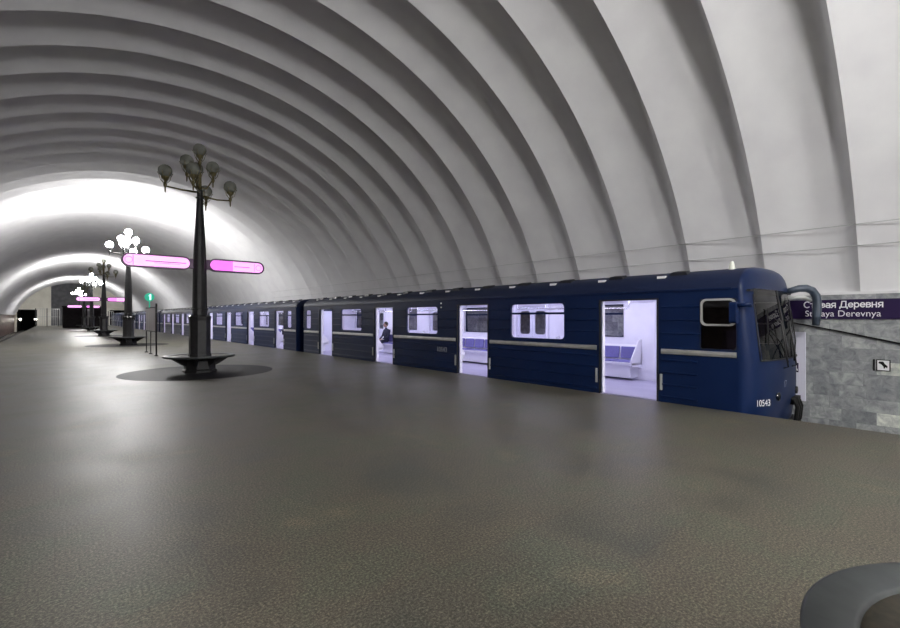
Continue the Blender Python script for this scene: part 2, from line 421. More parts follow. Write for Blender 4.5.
# recess at the far end, behind the opening: grey walls and a rising escalator hall
b=mb(); b.box(-.5,5.8,END_Y+3.2,END_Y+3.5,0,8.9); b.box(-.8,-.5,END_Y+.2,END_Y+3.4,0,8.9); b.box(5.8,6.1,END_Y+.2,END_Y+3.4,0,8.9); b.box(-.8,6.1,END_Y+.2,END_Y+3.5,-.2,0); b.box(-.8,6.1,END_Y,END_Y+3.5,8.6,8.9)
struct(b.build('wall_recess',M['grey']))
for nm,x0,x1,y0,y1 in (('tunnel_left',-5.4,-2.55,END_Y+.4,END_Y+14),('tunnel_right',8.7,11.8,END_Y+.4,END_Y+14),('tunnel_back_left',-5.4,-2.55,BACK_Y-14,BACK_Y-.4),('tunnel_back_right',8.7,11.8,BACK_Y-14,BACK_Y-.4)):
    b=mb(); b.box(x0-.2,x0,y0,y1,-1.15,3.3); b.box(x1,x1+.2,y0,y1,-1.15,3.3); b.box(x0-.2,x1+.2,y0,y1,3.1,3.3); 
    ye = y1 if y0>0 else y0
    b.box(x0-.2,x1+.2,ye-.1,ye+.1,-1.15,3.3); b.box(x0-.2,x1+.2,y0,y1,-1.4,-1.15)
    o=struct(b.build(nm,M['tunnel']))

# dark granite circles set in the floor
def disc(name,c,r,m):
    b=mb(); b.lathe([(r,-.004),(r,.0025),(0.0001,.0025)],(c[0],c[1],0),72); o=b.build(name,m); struct(o); return o
LAMPY=[15.1,32.4,49.9,67.4,84.9,102.4]
for i,y in enumerate(LAMPY): disc('floor_inlay',(CL,y),2.0,M['inlay'])

# running rails of both tracks
def rail(x,label,grp):
    b=mb(); b.prism([(x-.07,-1.15),(x+.07,-1.15),(x+.07,-1.13),(x+.012,-1.11),(x+.012,-1.03),(x+.035,-1.02),(x+.035,-.99),(x-.035,-.99),(x-.035,-1.02),(x-.012,-1.03),(x-.012,-1.11),(x-.07,-1.13)],'y',BACK_Y,END_Y+12)
    tag(b.build('running_rail',M['rail']),label,'rail',grp)
rail(-3.40,'steel running rail of the left track, the one next to the platform','rails of the left track')
rail(-4.92,'steel running rail of the left track, the one next to the rose wall','rails of the left track')

# ------------------------------------------------------------------ TRAIN
WIN_Z0, WIN_Z1 = 1.08, 1.94
DZ1=1.94
TH=.05
HW=1.35
def body_prof():      # roof arc from right side to left, local x
    pts=[]
    for k in range(17):
        a=pi*k/16; pts.append((HW*math.copysign(abs(cos(a))**.62,cos(a)), 2.08+.44*abs(sin(a))**.9))
    return pts
def side_wall(b, x0, x1, y0, y1, holes):
    ys=sorted(set([y0,y1]+[h[0] for h in holes]+[h[1] for h in holes]))
    for a,c in zip(ys[:-1],ys[1:]):
        if c<=y0 or a>=y1: continue
        mid=(a+c)/2; zz=[(-.12,2.10)]
        for h in holes:
            if h[0]<=mid<=h[1]:
                nz=[]
                for z0,z1 in zz:
                    if h[2]>z0: nz.append((z0,min(h[2],z1)))
                    if h[3]<z1: nz.append((max(h[3],z0),z1))
                zz=nz
        for z0,z1 in zz: b.box(x0,x1,a,c,z0,z1)

def bench_parts(par, x_wall, sgn, y0, y1):
    # sgn: +1 = sits against the +x wall and faces -x
    s=sgn; w=x_wall
    b=mb(); 
    def X(d): return w - s*d
    b.prism([(X(.0),.40),(X(.50),.40),(X(.52),.47),(X(.08),.44),(X(.04),.86),(X(.0),.90)] ,'y',y0,y1)
    b.prism([(X(.0),.06),(X(.36),.06),(X(.42),.40),(X(.0),.40)],'y',y0+.1,y1-.1)
    # curved end shields
    for yy in (y0,y1-.035): b.prism([(X(0),.30),(X(.50),.36),(X(.55),.50),(X(.46),.62),(X(.14),1.02),(X(0),1.05)],'y',yy,yy+.035)
    o=b.build('bench_seat',M['shell'],par,bevel=.012)
    n=max(1,round((y1-y0-.1)/.46)); st=(y1-y0-.1)/n
    for i in range(n):
        c0=y0+.05+i*st+.025; c1=y0+.05+(i+1)*st-.025
        c=mb(); c.box(min(X(.09),X(.50)),max(X(.09),X(.50)),c0,c1,.462,.50)
        c.hexa([(X(.095),c0,.54),(X(.125),c0,.54),(X(.125),c1,.54),(X(.095),c1,.54)],[(X(.05),c0,.84),(X(.08),c0,.84),(X(.08),c1,.84),(X(.05),c1,.84)])
        c.build('cushion',M['cushion'],o,bevel=.01)

def window_unit(par, side, y0, y1, z0=WIN_Z0, z1=WIN_Z1, bar=True, r=.10):
    x0,x1 = (-HW-.006,-HW+TH-.01) if side<0 else (HW-TH+.01,HW+.006)
    fm = M['blue']
    b=mb(); b.ring(rect_loop(y0-.003,y1+.003,z0-.003,z1+.003,r),rrect(y0+.02,y1-.02,z0+.02,z1-.02,r*.95),'x',x0,x1)
    if bar:
        zb=z1-.27; b.box(x0,x1,y0+.01,y1-.01,zb,zb+.05)
    f=b.build('window_frame',fm,par)
    g=mb(); xm=(x0+x1)/2; g.box(xm-.002,xm+.002,y0+.015,y1-.015,z0+.015,z1-.015); g.build('pane',M['glass'],f)

def door_pair(par, yc, side, closed=True):
    # two sliding leaves; open ones are parked behind the wall beside the opening
    x = side*(HW-.075)
    for k in (-1,1):
        a,c = (yc-.60,yc-.004) if k<0 else (yc+.004,yc+.60)
        if not closed:
            a,c = (a-.585,c-.585) if k<0 else (a+.585,c+.585)
        b=mb(); z0,z1=.01,DZ1
        b.ring(rect_loop(a,c,1.0-.0,z1,.10),rrect(a+.09,c-.09,1.07,z1-.14,.09),'x',x-.018,x+.018)
        b.box(x-.018,x+.018,a,c,z0,1.0)
        f=b.build('door_leaf',M['indoor'],par)
        g=mb(); g.box(x-.004,x+.004,a+.085,c-.085,1.065,z1-.135); g.build('pane',M['glass'],f)

def vents(par, y0, y1, step=1.29):
    n=int((y1-y0)/step); 
    for i in range(n+1):
        y=y0+step*i
        b=mb(); x=-1.02
        b.hexa([(x-.08,y-.20,2.36),(x+.13,y-.20,2.38),(x+.13,y+.20,2.38),(x-.08,y+.20,2.36)],[(x-.06,y-.13,2.465),(x+.13,y-.13,2.50),(x+.13,y+.13,2.50),(x-.06,y+.13,2.465)])
        h=b.build('roof_vent',M['hood'],par)
        c=mb(); c.box(x-.15,x-.07,y+.21,y+.37,2.34,2.405); c.build('vent_glint',M['offwhite'],h)  # pale plate painting in the white glints along the roof edge

def make_car(length, doors, windows, cab=False):
    """local frame: x across (0 = centre), y along from the near end, z from platform level"""
    root=empty('subway_car',(0,0,0))
    holes=[(c-.60,c+.60,0.0,DZ1) for c in doors]+[(a,c,WIN_Z0,WIN_Z1) for a,c in windows]
    y0 = .45 if cab else 0.0
    nearholes=list(holes)
    b=mb()
    CABW=(.48,1.05,1.04,1.92)
    if cab: nearholes.append(CABW); 
    side_wall(b,-HW,-HW+TH,y0-(.0 if cab else 0),length,nearholes)
    side_wall(b,HW-TH,HW,y0,length,holes+([CABW] if cab else []))
    # end wall(s)
    for ye in ([length-.05] if cab else [0.0,length-.05]):
        for a,c,z0,z1 in ((-HW+.0,-.95,-.12,1.05),(-.35,.35,-.12,.0),(.95,HW,-.12,1.05)): pass
        b.box(-HW+TH,-.98,ye,ye+.05,-.12,2.1); b.box(.98,HW-TH,ye,ye+.05,-.12,2.1)
        b.box(-.98,-.50,ye,ye+.05,-.12,1.1); b.box(.50,.98,ye,ye+.05,-.12,1.1)
        b.box(-.98,.98,ye,ye+.05,1.9,2.1); b.box(-.5,.5,ye,ye+.05,-.12,1.0); b.box(-.56,-.44,ye,ye+.05,1.0,1.9); b.box(.44,.56,ye,ye+.05,1.0,1.9)
    # pressed ribs along the side sheets
    segs=[]
    ed=[y0+(.62 if cab else .02)]
    for c in doors: ed += [c-.66,c+.66]
    ed.append(length-.02)
    for a,c in zip(ed[0::2],ed[1::2]):
        if c-a<.1: continue
        for sgn in (-1,1):
            for z in (.10,.33,.56,.79): 
                b.prism([(sgn*(HW-.002),z-.022),(sgn*(HW+.016),z-.008),(sgn*(HW+.016),z+.008),(sgn*(HW-.002),z+.022)],'y',a+.03,c-.03)
            ws=sorted([w for w in windows if a<w[0]<c]); cuts=[a+.03]
            if cab and a<1.3: cuts[0]=1.05
            for w in ws: cuts += [w[0]-.06,w[1]+.06]
            cuts.append(c-.03)
            for p,q in zip(cuts[0::2],cuts[1::2]):
                if q-p>.08:
                    for z in (1.30,1.55,1.80): b.prism([(sgn*(HW-.002),z-.018),(sgn*(HW+.012),z-.006),(sgn*(HW+.012),z+.006),(sgn*(HW-.002),z+.018)],'y',p,q)
    b.box(-HW-.02,-HW,y0+.1,length,2.09,2.115); b.box(HW,HW+.02,y0+.1,length,2.09,2.115)
    for k in (-1,1): b.box(k*HW-.02,k*HW+.02,-0+y0,length,-.16,-.12)
    b.build('body',M['blue'],root)
    # aluminium waist moulding
    for a,c in zip(ed[0::2],ed[1::2]):
        if c-a<.1: continue
        aa=a-(.63 if cab and a<1.3 else 0)
        for sgn in (-1,1):
            m_=mb(); m_.prism([(sgn*HW,.905),(sgn*(HW+.022),.915),(sgn*(HW+.026),.955),(sgn*(HW+.022),.995),(sgn*HW,1.005)],'y',aa+.03,c-.03)
            m_.build('waist_moulding',M['alu'],root)
    # roof
    r=mb(True); P=body_prof(); n=len(P)
    yr=y0 if cab else 0.0
    r.add([(x,y,z) for y in (yr,length) for x,z in P],[(i,i+1,n+i+1,n+i) for i in range(n-1)])
    r.smooth=False
    r.add([(x,length,z) for x,z in P]+[(x*.97,yr+.01,z-.0) for x,z in P],[tuple(range(n))] + ([] if cab else [tuple(range(n,2*n))]))
    r.build('roof',M['roof'],root)
    # interior lining
    i_=mb(); xi=HW-.11
    CB = 1.35 if cab else .06
    side_wall(i_,-xi-.02,-xi,CB,length-.06,[(h[0]-.0,h[1]+.0,h[2],h[3]) for h in holes])
    side_wall(i_,xi,xi+.02,CB,length-.06,[(h[0]-.0,h[1]+.0,h[2],h[3]) for h in holes])
    i_.box(-xi-.02,xi+.02,CB,length-.06,2.10,2.12)
    for h in holes:   # window / door reveals
        for sgn in (-1,1):
            xa,xb = sorted((sgn*xi, sgn*(HW-TH)))
            if h[2]>.5:
                i_.box(xa,xb,h[0]-.012,h[0],h[2],h[3]); i_.box(xa,xb,h[1],h[1]+.012,h[2],h[3]); i_.box(xa,xb,h[0],h[1],h[2]-.012,h[2])
            i_.box(xa,xb,h[0],h[1],h[3],h[3]+.012)
    # coved ceiling corners
    for sgn in (-1,1): i_.prism([(sgn*xi,1.97),(sgn*xi,2.10),(sgn*(xi-.32),2.10)],'y',CB,length-.06)
    # partitions at the ends
    i_.box(-xi,-.42,CB,CB+.04,0,2.1); i_.box(.42,xi,CB,CB+.04,0,2.1); i_.box(-.42,.42,CB,CB+.04,1.9,2.1)
    i_.box(-xi,-.42,length-.12,length-.08,0,2.1); i_.box(.42,xi,length-.12,length-.08,0,2.1)
    # door pocket posts
    for c in doors:
        for k in (-.64,.64):
            for sgn in (-1,1): i_.box(min(sgn*xi,sgn*(xi-.08)),max(sgn*xi,sgn*(xi-.08)),c+k-.03,c+k+.03,0,2.0)
    i_.build('interior_lining',M['inwall'],root)
    for ya in (CB,length-.115):
        e=mb(); e.box(-.40,.40,ya,ya+.03,.0,1.9); e.build('end_door',M['indoor'],root)
    fl=mb(); fl.box(-HW+TH,HW-TH,CB if cab else .05,length-.05,-.10,0.0); 
    for c in doors: fl.box(-HW-.015,-HW+TH,c-.6,c+.6,-.05,.0)
    fl.build('floor_panel',M['infloor'],root)
    for xx in (-.45,.45):
        t=mb(); t.box(xx-.07,xx+.07,CB+.3,length-.4,2.075,2.10); t.build('ceiling_light',M['tube'],root)
    # underframe
    u=mb(); u.box(-HW+.12,HW-.12,y0+.3 if cab else .1,length-.1,-.62,-.13)
    for c in (2.6,length-2.6):
        for dy in (-1.0,1.0):
            for sx in (-.76,.76): u.tube([(sx-.06,c+dy,-.60),(sx+.06,c+dy,-.60)],.38,18)
    u.build('underframe',M['dark'],root)
    for a,c in windows: window_unit(root,-1,a,c); window_unit(root,1,a,c)
    for c in doors:
        door_pair(root,c,1,True)
        # black rubber surround of the open doorway
        d=mb(); x0,x1=-HW-.008,-HW+.03
        d.box(x0,x1,c-.635,c-.60,-.02,DZ1+.03); d.box(x0,x1,c+.60,c+.635,-.02,DZ1+.03); d.box(x0,x1,c-.6,c+.6,DZ1,DZ1+.03)
        d.build('door_surround',M['dark'],root)
        for k in (-.69,.69):
            g=mb(); g.box(-HW-.03,-HW+.0,c+k-.018,c+k+.018,.22,.52); g.build('door_handle',M['pale'],root)
    door_pair(root,doors[0]+99,-1,False) if False else None
    # benches between the doors, both sides
    ed2=[]
    for a,c in zip(doors[:-1],doors[1:]): ed2.append((a+1.0,c-1.0))
    if not cab: ed2.append((.15,doors[0]-1.0))
    ed2.append((doors[-1]+1.0,length-.16))
    for a,c in ed2:
        bench_parts(root,xi,1,a,c); bench_parts(root,-xi,-1,a,c)
    # ceiling grab rails and end poles
    for sx in (-.62,.62):
        for a,c in ed2:
            if c-a>2:
                g=mb(True); g.tube([(sx,a,2.09),(sx,a+.02,1.83),(sx,c-.02,1.83),(sx,c,2.09)],.016,8); g.build('grab_rail',M['steel'],root)
    # route maps and notices over the doors (blank panels)
    return root

# intermediate car
DL=[2.2,6.76,11.33,15.9]
WN=[(.55,1.15),(3.66,5.30),(8.22,9.87),(12.79,14.43),(16.95,17.55)]
LEN=18.15
CAR_Y=[21.55+19.1*i for i in range(5)]
car=make_car(LEN,DL,WN); vents(car,.5,LEN-.4)
car.location=(TX,CAR_Y[0],0)
tag(car,'dark blue subway car coupled directly behind the front car with the cab','train','cars of the blue train')
cl=['dark blue subway car, second after the front car, half behind the nearest dark lamp post','blue subway car, third after the front car, right behind the thin-legged notice board','distant blue subway car, next to last of the train','farthest blue subway car, at the tunnel end of the train']
for y,l in zip(CAR_Y[1:],cl): dup(car,(TX,y,0),l)

# front car with the cab : local y=0 is the front plane
Y0=2.28
cD=[4.72-Y0,9.28-Y0,13.83-Y0,18.38-Y0]
cW=[(6.22-Y0,7.87-Y0),(10.78-Y0,12.42-Y0),(15.33-Y0,16.97-Y0),(19.85-Y0,20.42-Y0)]
cab=make_car(20.66-Y0,cD,cW,cab=True)
cab.location=(TX,Y0,0)
tag(cab,'dark blue front subway car with rounded cab, side mirrors and number 10543','train','cars of the blue train')
vents(cab,1.55,20.66-Y0-.4)
# cab nose
def nose():
    zs=[-.35,-.1,.15,.4,.65,.85,1.1,1.35,1.6,1.85,2.0,2.10,2.18,2.26,2.34,2.41,2.46,2.50,2.52]
    YJ=.46; nU=44
    def point(z,u):    # u in -1..1 across
        if z<=2.08: w=HW; k=1.0
        else:
            s_=min(1,((z-2.08)/.44)); sa=min(1.0,s_**(1/.9)); ca=sqrt(max(0,1-sa*sa)); w=HW*ca**.62; k=ca**.75
        rake=.19*max(0,(z-.85))/1.2 if z<2.08 else .195
        tuck=.10*max(0,(.15-z)/.5)
        dep=max(0,(YJ-.05-rake-tuck))*k
        a=pi/2*u*1.0
        x=w*math.copysign(abs(sin(a))**.90,u) if u else 0
        y=YJ-dep*abs(cos(a))**.90
        return (x,y,z)
    glass=mb(True); body=mb(True)
    us=[-1+2*i/nU for i in range(nU+1)]
    grid=[[point(z,u) for u in us] for z in zs]
    fb=[];fg=[]
    n=nU+1
    vs=[p for row in grid for p in row]
    for j in range(len(zs)-1):
        for i in range(nU):
            zc=(zs[j]+zs[j+1])/2; xc=(grid[j][i][0]+grid[j][i+1][0])/2; yc=(grid[j][i][1]+grid[j][i+1][1])/2
            f=(j*n+i,j*n+i+1,(j+1)*n+i+1,(j+1)*n+i)
            (fg if (.85<zc<2.14 and abs(xc)<1.07) else fb).append(f)
    body.add(vs,fb); body.build('cab_nose',M['blue'],cab)
    glass.add([(x,y-.004,z) for x,y,z in vs],fg); glass.build('windshield',M['tinted'],cab)
    return point
pt=nose()
def front(x,z,off=.0):   # point on nose surface
    best=None
    for i in range(801):
        u=-1+i/400; p=pt(z,u)
        if best is None or abs(p[0]-x)<abs(best[0]-x): best=p
    return Vector((best[0],best[1]-off,z))
# cab interior, dark
b=mb(); b.box(-1.24,1.24,1.30,1.34,0,2.1); b.box(-1.24,1.24,.3,1.3,-.1,0); b.box(-1.1,1.1,.42,.70,0,.72); b.box(-1.24,1.24,.3,1.3,2.05,2.08)
b.build('cab_lining',M['dark'],cab)
b=mb(); b.prism([(.72,.66),(.98,.66),(.98,.74),(.90,.78),(.86,1.35),(.80,1.37),(.76,.80),(.72,.76)],'x',-.85,-.35); b.box(-.65,-.55,.80,.90,0,.66)
o=b.build('driver_seat',M['cushion'],cab,bevel=.02)
# cab side windows with silver upper frame
for sg in (-1,1):
    x0,x1=(-HW-.012,-HW+.02) if sg<0 else (HW-.02,HW+.012)
    b=mb(); b.ring(rrect(.48,1.05,1.45,1.93,.10),rrect(.51,1.02,1.485,1.895,.08),'x',x0,x1)
    f=b.build('cab_window_frame',M['winframe'],cab)
    xm=sg*(HW-.02)
    g=mb(); g.box(xm-.003,xm+.003,.485,1.045,1.045,1.915); g.build('pane',M['tinted'],f)
    c=mb(); c.ring(rect_loop(.47,1.06,1.03,1.93,.10),rrect(.475,1.055,1.035,1.925,.095),'x',sg*HW-.004 if sg>0 else -HW-.003,sg*HW+.003 if sg>0 else -HW+.004); c.build('window_gasket',M['dark'],cab)
# window seal line, wipers and handrails on the nose
b=mb(True)
pts=[front(x,.86,.008) for x in [-1.08+.108*i for i in range(21)]]; b.tube(pts,.014,6)
for sx in (-1,1): b.tube([front(sx*1.09,z,.006) for z in (.86,1.1,1.4,1.7,2.0)],.012,6)
b.tube([front(0,z,.008) for z in (.86,1.1,1.4,1.7,2.0,2.1)],.016,6)
b.build('windshield_seal',M['dark'],cab)
for x0,x1 in ((-.15,-.75),(.25,.85)):
    b=mb(True); b.tube([front(x0,.80,.03),front((x0+x1)/2,1.15,.05),front(x1,1.40,.03)],.012,6); b.tube([front(x1-.12,1.12,.03),front(x1+.03,1.75,.03)],.010,6)
    b.build('windshield_wiper',M['black'],cab)
for x in (-.30,.22):
    b=mb(True); a=front(x,1.55,.0); c=front(x,.70,0)
    b.tube([a,a+Vector((0,-.07,-.02)),c+Vector((0,-.07,.02)),c],.014,8); b.build('handrail',M['iron'],cab)
for x in (-.58,.58):
    b=mb(True); p=front(x,.22,0)
    b.tube([p+Vector((0,.08,0)),p+Vector((0,-.03,0))],.07,18); b.build('headlight',M['tinted'],cab)
b=mb(); b.box(-1.1,1.1,.1,.5,-.75,-.34); b.tube([(0,.25,-.55),(0,-.05,-.55)],.10,12); b.box(-.16,.16,-.16,-.02,-.70,-.40)
b.build('coupler',M['dark'],cab)
b=mb(True)
for x,r in ((.12,.035),(.28,.03),(.42,.03)): b.tube([(x+.1,.15,.10),(x+.12,.02,.08),(x+.15,-.02,-.06),(x+.13,.0,-.30),(x+.1,.1,-.42)],r,8)
b.box(.25,.6,-.0,.12,-.02,.12)
b.build('brake_hose',M['black'],cab)
b=mb(True); b.lathe([(.12,0),(.12,.025),(.075,.05),(.06,.12),(.03,.27),(.0001,.29)],(-.80,.72,2.34),16); b.build('antenna_cone',M['beacon'],cab)
# near mirror at the cab window
b=mb(True); b.tube([(-1.33,.28,1.80),(-1.44,.26,1.82),(-1.47,.42,1.80)],.035,10)
b.smooth=False; b.prism(rrect(-1.56,-1.42,1.50,1.86,.05),'y',.42,.52)
o=b.build('side_mirror',M['blue'],cab)
g=mb(); g.box(-1.55,-1.43,.520,.524,1.53,1.83); g.build('mirror_glass',M['steel'],o)
# far mirror on its long curved arm
b=mb(True); b.tube([(1.12,.34,2.12),(1.20,.16,2.18),(1.29,.06,2.185),(1.37,-.02,2.14),(1.425,-.075,2.03),(1.44,-.09,1.88),(1.43,-.085,1.70),(1.41,-.07,1.44)],[.06,.07,.075,.075,.075,.078,.078,.062],12)
o=b.build('side_mirror',M['mirrorgrey'],cab)
c=mb(True); c.tube([(1.08,.34,1.98),(1.18,.18,2.01),(1.28,.08,2.0),(1.37,-.0,1.93)],.035,10); c.build('mirror_bracket',M['pale'],o)
c=mb(); c.box(1.40,1.46,-.185,-.170,1.82,1.88); c.build('reflector',M['white'],o)
# fleet numbers
text_mesh('fleet_number','10543',.21,M['lettergrey'],cab,face_negx(-HW-.004,10.85-Y0,.57),extr=.001,sx=.95)
p=front(-1.20,.16,.012); q=front(-1.0,.16,.012); dv=(q-p).normalized(); nv=Vector((dv.y,-dv.x,0))
mw=Matrix(((dv.x,0,nv.x,p.x+nv.x*.012),(dv.y,0,nv.y,p.y+nv.y*.012),(0,1,0,.10),(0,0,0,1)))
text_mesh('fleet_number','10543',.155,M['white'],cab,mw,extr=.001,sx=.85)
p=front(-.35,.40,.015)
text_mesh('route_number','17',.17,M['lettergrey'],cab,Matrix(((1,0,0,p.x),(0,0,-1,p.y-.003),(0,1,0,.36),(0,0,0,1))),extr=.001)
# indicator lamps by the second window
b=mb(True)
for z in (2.02,1.90): b.sphere((-HW-.01,10.62-Y0,z),.022,10,6)
b.build('indicator_light',M['offwhite'],cab)

# ------------------------------------------------------------------ LAMP POSTS
def make_lamp(lit, crest=True, name='lamp_post'):
    r=empty(name,(0,0,0))
    b=mb(True); b.lathe([(.46,0),(.46,.06),(.42,.10),(.42,.34),(.46,.40),(.46,.46)],n=8,rot=pi/8)
    b.smooth=False
    # brackets carrying the ring seat
    for k in range(8):
        a=2*pi*k/8+pi/8; ca,sa=cos(a),sin(a); t=(-sa*.03,ca*.03)
        def q(rr,z,sg): return (rr*ca+sg*t[0],rr*sa+sg*t[1],z)
        b.hexa([q(.38,.20,-1),q(.46,.20,-1),q(.46,.20,1),q(.38,.20,1)],[q(.38,.43,-1),q(.80,.43,-1),q(.80,.43,1),q(.38,.43,1)])
    for f in range(len(b.sm)): b.sm[f]=False
    b.build('plinth',M['iron'],r)
    s_=mb(True); s_.lathe([(.77,.42),(.90,.43),(.94,.445),(.94,.49),(.925,.50),(.79,.485),(.77,.478),(.77,.42)],n=72); s_.build('seat_rim',M['benchring'],r)
    s_=mb(True); s_.lathe([(.40,.42),(.77,.42),(.77,.470),(.40,.455),(.40,.42)],n=72); s_.build('seat_top',M['benchtop'],r)
    p=mb(); p.lathe([(.31,.44),(.31,.50),(.29,.55),(.29,1.50),(.30,1.56),(.31,1.62),(.26,1.66)],n=8,rot=pi/8)
    for k in (range(8) if crest else ()):    # leaf crest round the top of the pedestal
        a=2*pi*k/8; c,s0=cos(a),sin(a)
        p.hexa([(.29*c-.06*s0,.29*s0+.06*c,1.46),(.29*c+.06*s0,.29*s0-.06*c,1.46),(.25*c+.06*s0,.25*s0-.06*c,1.46),(.25*c-.06*s0,.25*s0+.06*c,1.46)],
               [(.39*c-.025*s0,.39*s0+.025*c,1.72),(.39*c+.025*s0,.39*s0-.025*c,1.72),(.36*c+.025*s0,.36*s0-.025*c,1.72),(.36*c-.025*s0,.36*s0+.025*c,1.72)])
    p.build('pedestal',M['iron'],r)
    h=mb(); h.lathe([(.21,1.6),(.20,1.75),(.20,1.80),(.185,3.0),(.165,3.6),(.08,5.15),(.075,5.35)],n=12)
    for z,rr in ((1.84,.225),(5.12,.11)): h.lathe([(rr-.03,z-.03),(rr,z-.015),(rr,z+.015),(rr-.03,z+.03)],n=16)
    h.build('shaft',M['iron'],r)
    gm = M['globe_on'] if lit else M['globe_off']
    # heads: (dx, dy, z of globe centre)
    heads=[(0,0,6.54),(-.34,-.02,6.14),(.36,.02,6.10),(-.02,.30,6.06),(-.88,0,5.74),(.84,0,5.60),(-.30,-.62,5.76),(.30,.62,5.50)]
    for (dx,dy,z) in heads:
        br=mb(True); d=sqrt(dx*dx+dy*dy)
        if d<.01: br.tube([(0,0,5.30),(0,0,6.12)],[.055,.035],10)
        elif d<.5: br.tube([(0,0,5.45),(dx*.5,dy*.5,5.42),(dx,dy,z-.36)],[.03,.024,.02],8)
        else: br.tube([(0,0,5.20 if z<5.7 else 5.28),(dx*.55,dy*.55,z-.46),(dx,dy,z-.42)],[.032,.024,.02],8)
        br.smooth=True
        # cup with prongs and a drop finial below
        br.lathe([(.0001,z-.62),(.018,z-.58),(.022,z-.46),(.045,z-.42),(.05,z-.36),(.028,z-.33),(.035,z-.28),(.10,z-.19),(.105,z-.165),(.085,z-.16)],(dx,dy,0),12)
        for k in range(6):
            a=2*pi*k/6; c,s0=cos(a),sin(a)
            br.tube([(dx+.05*c,dy+.05*s0,z-.34),(dx+.115*c,dy+.115*s0,z-.26),(dx+.15*c,dy+.15*s0,z-.13),(dx+.195*c,dy+.195*s0,z-.05)],.009,5)
        o=br.build('branch',M['brass'] if not lit else M['iron'],r)
        g=mb(True); g.sphere((dx,dy,z),.18,24,14); g.build('globe',gm,o)
    return r
lampA=make_lamp(False,False); lampC=make_lamp(False,True)
lampA.location=(CL,LAMPY[0],0)
tag(lampA,'nearest whole black lamp post with unlit globes, round bench and two pink signs','lamp post','lamp posts with round benches')
lampB=make_lamp(True); lampB.location=(CL,LAMPY[1],0)
tag(lampB,'black lamp post with brightly lit globes, left of the green round sign','lamp post','lamp posts with round benches')
lampC.location=(CL,LAMPY[2],0)
tag(lampC,'black lamp post with unlit globes between two brightly lit ones, small in the distance','lamp post','lamp posts with round benches')
dup(lampB,(CL,LAMPY[3],0),'lit lamp post just beyond the distant unlit one, above the dark kiosk')
dup(lampC,(CL,LAMPY[4],0),'farthest unlit lamp post, beside the dark kiosk')
dup(lampB,(CL,LAMPY[5],0),'farthest lit lamp post, beyond the dark kiosk near the end wall')
dup(lampA,(2.30,-.47,0),'lamp post of which only the round bench shows, in the bottom right corner')

dup(lampB,(CL,-4.4,0),'unseen lit lamp post added behind the photographer, the nearest of three')  # unseen posts added to light the near vault, placed to suit rib shadows
dup(lampB,(CL,-15,0),'unseen lit lamp post added behind the photographer, the middle one of three')
dup(lampB,(CL,-30,0),'unseen lit lamp post added behind the photographer, the farthest of three')
# pink illuminated signs on the unlit posts
def capsule(x0,x1,z0,z1,n=10):
    r=(z1-z0)/2; zc=(z0+z1)/2; pts=[]
    for k in range(n+1): a=-pi/2+pi*k/n; pts.append((x1-r+r*cos(a),zc+r*sin(a)))
    for k in range(n+1): a=pi/2+pi*k/n; pts.append((x0+r+r*cos(a),zc+r*sin(a)))
    return pts
def make_sign(left):
    r=empty('illuminated_sign',(0,0,0))
    x0,x1=(-1.90,-.23) if left else (.22,1.84)
    z0,z1=2.97,3.36
    b=mb(); b.ring(capsule(x0,x1,z0,z1),capsule(x0+.045,x1-.045,z0+.045,z1-.045),'y',-.07,.07); 
    b.box(*((-.27,-.175) if left else (.175,.27)),-.05,.05,3.02,3.31)
    b.build('sign_frame',M['purpleframe'],r)
    c=mb(); c.prism(capsule(x0+.045,x1-.045,z0+.045,z1-.045),'y',-.055,.055); f=c.build('light_panel',M['pink'],r)
    d=mb()
    if left:
        d.box(x0+.55,x1-.14,-.060,-.055,3.150,3.172); d.box(x0+.26,x0+.272,-.060,-.055,3.03,3.30)
        d.ring(capsule(x0+.075,x0+.255,3.075,3.255),capsule(x0+.085,x0+.245,3.085,3.245),'y',-.060,-.055)
        d.box(x0+.75,x1-.3,-.060,-.055,3.115,3.125)
    else:
        d.box(x0+.72,x1-.45,-.060,-.055,3.15,3.168); d.box(x1-.30,x1-.29,-.060,-.055,3.04,3.29)
        d.ring(capsule(x1-.26,x1-.09,3.08,3.25),capsule(x1-.25,x1-.10,3.09,3.24),'y',-.060,-.055)
    d.build('sign_lettering',M['plumline'],f)
    if not left:
        e=mb(); P=[(x0+.68,3.015),(x0+.68,3.315)]
        cap=[p for p in capsule(x0+.046,x1,3.016,3.314) if p[0]<x0+.5]
        e.prism([(x0+.68,3.016)]+[(x0+.68,3.314)]+cap,'y',-.0575,.0575); e.build('coloured_section',M['magenta'],r)
    return r
sgL=make_sign(True); sgL.location=(CL,LAMPY[0],0)
sgR=make_sign(False); sgR.location=(CL,LAMPY[0],0)
tag(sgL,'pink illuminated capsule sign on the left side of the nearest whole lamp post','sign','pink capsule signs')
tag(sgR,'pink illuminated capsule sign with magenta section, right side of the nearest whole lamp post','sign','pink capsule signs')
dup(sgL,(CL,LAMPY[2],0),'pink capsule sign left of the small unlit lamp post in the distance')
dup(sgR,(CL,LAMPY[2],0),'pink capsule sign right of the small unlit lamp post in the distance')
dup(sgL,(CL,LAMPY[4],0),'farthest pink sign, left one, just above the dark kiosk')
dup(sgR,(CL,LAMPY[4],0),'farthest pink sign, right one, just above the dark kiosk')

